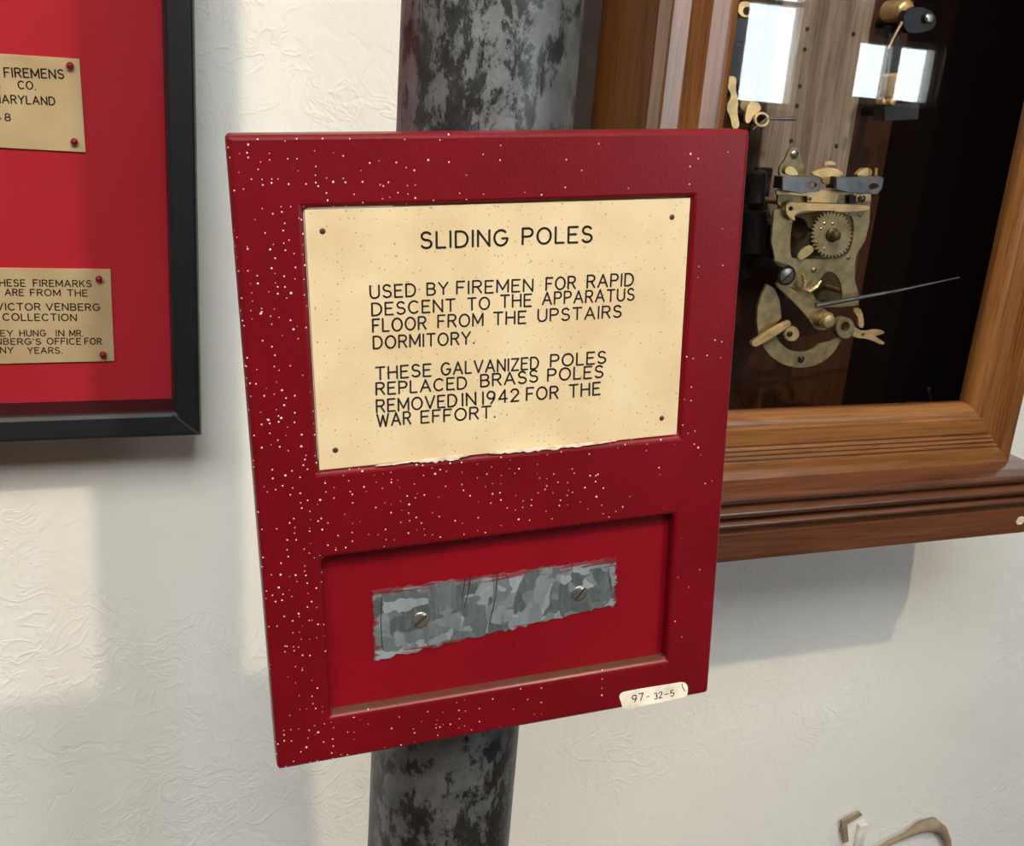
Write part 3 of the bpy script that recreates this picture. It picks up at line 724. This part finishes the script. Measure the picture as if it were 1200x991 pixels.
# lower sector ring
rc = (938, 381)
def ringpts(r0, r1, a0, a1, n=40):
    return [(rc[0] + r1 * math.cos(math.radians(a0 + (a1 - a0) * i / n)), rc[1] - r1 * math.sin(math.radians(a0 + (a1 - a0) * i / n))) for i in range(n + 1)] + \
           [(rc[0] + r0 * math.cos(math.radians(a1 - (a1 - a0) * i / n)), rc[1] - r0 * math.sin(math.radians(a1 - (a1 - a0) * i / n))) for i in range(n + 1)]
ring = [(899, 333), (893, 344), (888, 360), (887, 378), (889, 393)] + [(rc[0] + 50.5 * math.cos(math.radians(a)), rc[1] - 50 * math.sin(math.radians(a))) for a in range(196, 336, 6)]
ring += [(986, 399), (982, 394), (973, 400)] + [(rc[0] + 31 * math.cos(math.radians(a)), rc[1] - 31.5 * math.sin(math.radians(a))) for a in range(316, 212, -6)] + [(906, 385), (916, 372), (914, 352), (908, 338)]
sec = pz('sector', [ring], MY - .003, .0022, M['brass_dull'], label='curved dull brass sector')
screw(938.5, 420.5, MY - .003, .0026, sec, M['dark_steel'])
arm = [(906, 332), (914, 330), (940, 345), (960, 357), (972, 366), (972, 386), (956, 388), (945, 370), (926, 350)]
pz('diagonal_arm', [smooth_loop(arm, 1)], MY - .005, .002, M['brass_dull'])
c = P(968, 375, MY - .012); bm = bmesh.new(); lathe(bm, (c.x, MY + .01, c.z), (0, -1, 0), [(0, .0055), (.018, .0055), (.0195, .0062), (.024, .0060), (.026, .0045), (.0265, .0001)], 28)
obj('hub_knob', bm, M['brass_bright'], mv, smooth=True, label='shiny brass knob')
hl = [(883, 399), (924, 374.5), (928, 378), (926, 383), (888, 407), (882, 406), (880.5, 402)]
pz('hand_lever', [smooth_loop(hl, 1)], MY - .010, .0035, M['brass'], .0006, label='light brass hand lever')
g4 = [(928 + (9.5 if i % 2 else 7.6) * math.cos(2 * PI * i / 36), 391 + (9.5 if i % 2 else 7.6) * math.sin(2 * PI * i / 36)) for i in range(36)]
pz('pinion', [g4], MY - .006, .002, M['brass'], 0); screw(925.5, 391, MY - .007, .0020, mat=M['dark_steel'])
a = P(888, 308, MY + .022); b = P(922, 323, MY - .016); bm = bmesh.new(); d = (b - a).normalized(); L = (b - a).length
lathe(bm, a, d, [(0, .0066), (L * .93, .0066), (L * .95, .0072), (L, .0070)], 28); mg = obj('magnet_core', bm, M['black_metal'], mv, smooth=True, label='black cylinder')
bm = bmesh.new(); lathe(bm, b, d, [(-.0005, .0056), (.0006, .0054), (.001, .0045), (.0011, .0001)], 24)
t_ = Vector((.0045, 0, .0043)); n_ = d.cross(t_).normalized() * .0005; e = d * .0013
vs = [bm.verts.new(b + e + k) for k in (t_ + n_, t_ - n_, -t_ - n_, -t_ + n_)]; bm.faces.new(vs).material_index = 1
obj('screw', bm, [M['screw'], M['slot']], mg, smooth=True)
hk = [P(u, v, MY - .006) for u, v in ((941, 321), (943, 330), (941, 338), (948, 341), (957, 336), (962, 329))]
bm = bmesh.new(); tube(bm, hk, [.0013, .0016, .0019, .0019, .0016, .0009], 10); obj('curved_hook', bm, M['brass_bright'], mv, smooth=True)
pz('collar', [disc((991, 384.5), 11, 12.5), disc((991, 383), 5, 6)], MY - .008, .006, M['brass_dull'], .0005)
fk = smooth_loop([(998, 378), (1007, 387), (1016, 388), (1024, 386), (1033, 386.5), (1038, 390), (1030, 393), (1025, 393.5), (1032, 398), (1038, 402), (1034, 404.5), (1024, 400), (1015, 397), (1003, 396), (996, 392)], 1)
pz('fork', [fk], MY - .006, .0025, M['brass'], .0004, label='two pronged brass fork'); screw(1011, 390.5, MY - .006, .0014)
pz('lug', [smooth_loop([(1000, 362), (1008, 360), (1012, 370), (1013, 384), (1006, 384), (1006, 372), (1001, 366)], 1)], MY - .003, .0025, M['brass'])
a = P(956, 358, MY - .009); b = P(1050, 341, MY - .012); cpt = P(1124, 325, MY - .014)
bm = bmesh.new(); tube(bm, [a, (a + b) / 2, b, cpt], [.0019, .0016, .0011, .0006], 10); obj('pointer_rod', bm, M['steel'], mv, smooth=True, label='thin grey steel rod')
# dark coil frame left of the plates, partly behind the sign
for (v0, v1, r) in ((200, 238, .0085), (246, 296, .0090)):
    bm = bmesh.new(); a = P(884, v0, MY + .02); b = P(882, v1, MY + .02); lathe(bm, a, b - a, [(0, r * .8), (.001, r), ((b - a).length - .001, r), ((b - a).length, r * .8)], 24); obj('coil', bm, M['black_metal'], mv, smooth=True, label='black wound coil')
bm = bmesh.new(); a = P(896, 196, MY + .03); b = P(874, 325, MY + .03); box(bm, (b.x - .004, MY + .028, b.z), (a.x + .006, MY + .034, a.z)); obj('coil_plate', bm, M['dark_steel'], mv, bev=.0008)
# standoffs to the back board
for (u, v) in ((930, 250), (990, 330)):
    a = P(u, v, MY + .032); bm = bmesh.new(); cyl(bm, a, (a.x, WALL - .0125, a.z), .004, n=16); obj('standoff', bm, M['dark_steel'], mv)

# ------------------------------------------------------------------ small assembly at the upper left of the case
UY = .628
ul = thing('escapement', 'brass arms and dark brackets inside the clock case beside the left door stile', 'clock part', (P(868, 150, UY).x, WALL - .012, P(868, 150, UY).z))
def pu(name, loops, Y, th, mat, label=None): return pz(name, loops, Y, th, mat, .0003, ul, label)
pu('eye', [disc((874, 11), 9.5), disc((876, 13), 5)], UY, .003, M['brass'])
pu('bracket', [[(852, 22), (886, 20), (884, 46), (866, 48), (862, 92), (850, 92)]], UY + .004, .006, M['dark_steel'])
pu('bracket', [[(858, 50), (876, 48), (878, 96), (852, 98)]], UY + .012, .004, M['black_metal'])
pu('arm', [smooth_loop([(850, 92), (858, 88), (864, 92), (862, 104), (866, 118), (864, 132), (868, 150), (858, 152), (856, 138), (850, 126), (858, 112), (852, 102)], 2)], UY, .0025, M['brass'])
pu('arm', [smooth_loop([(866, 104), (878, 102), (884, 112), (882, 124), (874, 132), (866, 126), (870, 116)], 2)], UY + .003, .0025, M['brass_dull'])
pu('arm', [smooth_loop([(876, 120), (888, 118), (894, 128), (884, 134), (878, 146), (872, 142)], 2)], UY + .001, .0025, M['brass'])
pu('ring', [disc((893, 140), 9), disc((893, 140), 6)], UY - .001, .003, M['brass'], 'brass ring')
bm = bmesh.new(); c = P(893, 140, UY + .004); cyl(bm, c, (c.x, WALL - .0125, c.z), .0035, n=16); obj('stud', bm, M['dark_steel'], ul)
bm = bmesh.new(); tube(bm, [P(882, 152, UY), P(898, 139, UY), P(932, 139, UY - .004)], [.0006, .0009, .0016], 8); obj('rod', bm, M['steel'], ul)
for (u, v) in ((868, 60), (868, 110)): c = P(u, v, UY + .008); bm = bmesh.new(); cyl(bm, c, (c.x, WALL - .0125, c.z), .003, n=14); obj('mount', bm, M['dark_steel'], ul)

# ------------------------------------------------------------------ dark contact mechanism, upper right
RY = .622
ur = thing('contact_mechanism', 'black mechanism with brass cap and tan bobbin, upper right inside the clock case', 'clock part', (P(1058, 140, RY).x, WALL - .012, P(1058, 140, RY).z))
def pr(name, loops, Y, th, mat, label=None): return pz(name, loops, Y, th, mat, .0003, ur, label)
a = P(1058, -4, RY); b = P(1058, 18, RY); bm = bmesh.new(); lathe(bm, (P(1064, 12, RY).x, RY + .02, P(1064, 12, RY).z), (0, -1, 0), [(0, .0075), (.016, .0075), (.018, .0070), (.0195, .005), (.020, .0001)], 26); obj('cap', bm, M['brass'], ur, smooth=True, label='brass cap')
pr('bridge', [smooth_loop([(1058, 14), (1076, 6), (1096, 14), (1098, 32), (1078, 40), (1060, 38)], 1)], RY - .006, .006, M['black_metal'])
c = P(1087, 21.5, RY - .007); bm = bmesh.new(); lathe(bm, c, (0, -1, 0), [(0, .0034), (.002, .0034), (.003, .0024), (.0032, .0001)], 18); obj('screw', bm, M['screw'], ur, smooth=True)
bm = bmesh.new(); tube(bm, [P(1057, 26, RY - .004), P(1053, 33, RY - .004), P(1046, 46, RY - .004), P(1041, 57, RY - .004)], [.0014, .001, .0009, .0007], 8); obj('rod', bm, M['brass'], ur, smooth=True)
pr('column', [[(1042, 30), (1056, 30), (1054, 92), (1040, 92)]], RY + .006, .006, M['black_metal'])
a = P(1044, 113, RY); b = P(1046, 86, RY); bm = bmesh.new(); d = b - a; L = d.length; lathe(bm, a, d, [(0, .0068), (.001, .0074), (L * .9, .0074), (L, .0060)], 26); obj('bobbin', bm, M['tan'], ur, smooth=True, label='tan bobbin')
for (u, v, r) in ((1036, 119, .0022), (1046, 119, .0030), (1067, 116, .0026)):
    c = P(u, v, RY - .006); bm = bmesh.new(); lathe(bm, c + Vector((0, .006, 0)), (0, -1, 0), [(0, r), (.005, r), (.0065, r * .8), (.007, .0001)], 16); obj('terminal', bm, M['brass'], ur, smooth=True)
pr('base', [[(1036, 122), (1078, 120), (1076, 140), (1037, 142)]], RY, .012, M['dark_steel'])
for (u, v) in ((1058, 132), (1078, 24)): c = P(u, v, RY + .004); bm = bmesh.new(); cyl(bm, c, (c.x, WALL - .0125, c.z), .004, n=14); obj('mount', bm, M['dark_steel'], ur)

# ------------------------------------------------------------------ small fittings low on the wall, right
c = P(1004, 972, WALL); br = thing('wall_clip', 'small white wall clip with a dark bent strip near the lower edge', 'wall clip', (c.x, WALL, c.z))
bm = bmesh.new(); a = P(999, 990, WALL); b = P(1014, 962, WALL); box(bm, (a.x, WALL - .005, a.z), (b.x, WALL - .0002, b.z)); obj('block', bm, M['white_paint'], br, bev=.0015)
Yc = WALL - .006
bm = plate([px([(987, 962), (1008, 951), (1011, 955), (993, 966), (995, 986), (989, 988)], Yc)], Yc, .003, .0005); 
a = P(989, 972, Yc); box(bm, (a.x - .001, Yc + .002, a.z - .004), (a.x + .003, WALL - .0003, a.z + .004)); obj('bent_strip', bm, M['brown_cord'], br)
Yc = WALL - .0065
pts = [P(u, v, Yc) for u, v in ((1020, 1000), (1040, 988), (1062, 978), (1080, 968), (1094, 966), (1104, 972), (1110, 984), (1113, 1002))]
bm = bmesh.new(); tube(bm, pts, [.0022, .0024, .003, .0062, .0075, .0055, .004, .003], 12)
cd = obj('cord', bm, M['brown_cord'], None, smooth=True); cd['label'] = 'knotted brown cord against the wall at the lower right edge'; cd['category'] = 'cord'

# ------------------------------------------------------------------ light
def lamp(loc, power, radius, col):
    ld = bpy.data.lights.new('lamp', 'POINT'); ld.energy = power; ld.shadow_soft_size = radius; ld.color = col
    o = bpy.data.objects.new('lamp', ld); C.objects.link(o); o.location = loc
def spot(loc, aim, power, radius, col, cone, blend):
    ld = bpy.data.lights.new('track_spot', 'SPOT'); ld.energy = power; ld.shadow_soft_size = radius; ld.color = col; ld.spot_size = math.radians(cone); ld.spot_blend = blend
    o = bpy.data.objects.new('track_spot', ld); C.objects.link(o); o.location = loc
    o.rotation_euler = (Vector(aim) - Vector(loc)).to_track_quat('-Z', 'Y').to_euler()
spot((.55, -.60, EYE + 1.25), (-.08, WALL, EYE - .08), 78, .02, (1.0, .83, .60), 64, .75)
lamp((-1.35, -.50, EYE + .75), 10, .10, (1.0, .86, .70))
ld = bpy.data.lights.new('ambient_fill', 'AREA'); ld.shape = 'RECTANGLE'; ld.size = 1.8; ld.size_y = 1.2; ld.energy = 70; ld.color = (.97, 1.0, .96)  # unseen overhead fill, added for soft ambient light
o = bpy.data.objects.new('ambient_fill', ld); C.objects.link(o); o.location = (-.55, -.95, ZC - .02)
w = bpy.data.worlds.new('sky'); bpy.context.scene.world = w; w.use_nodes = True
bg = w.node_tree.nodes['Background']; bg.inputs[0].default_value = (.82, .93, 1.0, 1); bg.inputs[1].default_value = 20
sc = bpy.context.scene
sc.view_settings.view_transform = 'Standard'; sc.view_settings.look = 'None'; sc.view_settings.gamma = 1; sc.view_settings.exposure = 0.0
sc.view_settings.use_curve_mapping = False
sc.cycles.use_denoising = True; sc.cycles.max_bounces = 10; sc.cycles.transparent_max_bounces = 12; sc.cycles.sample_clamp_indirect = 6
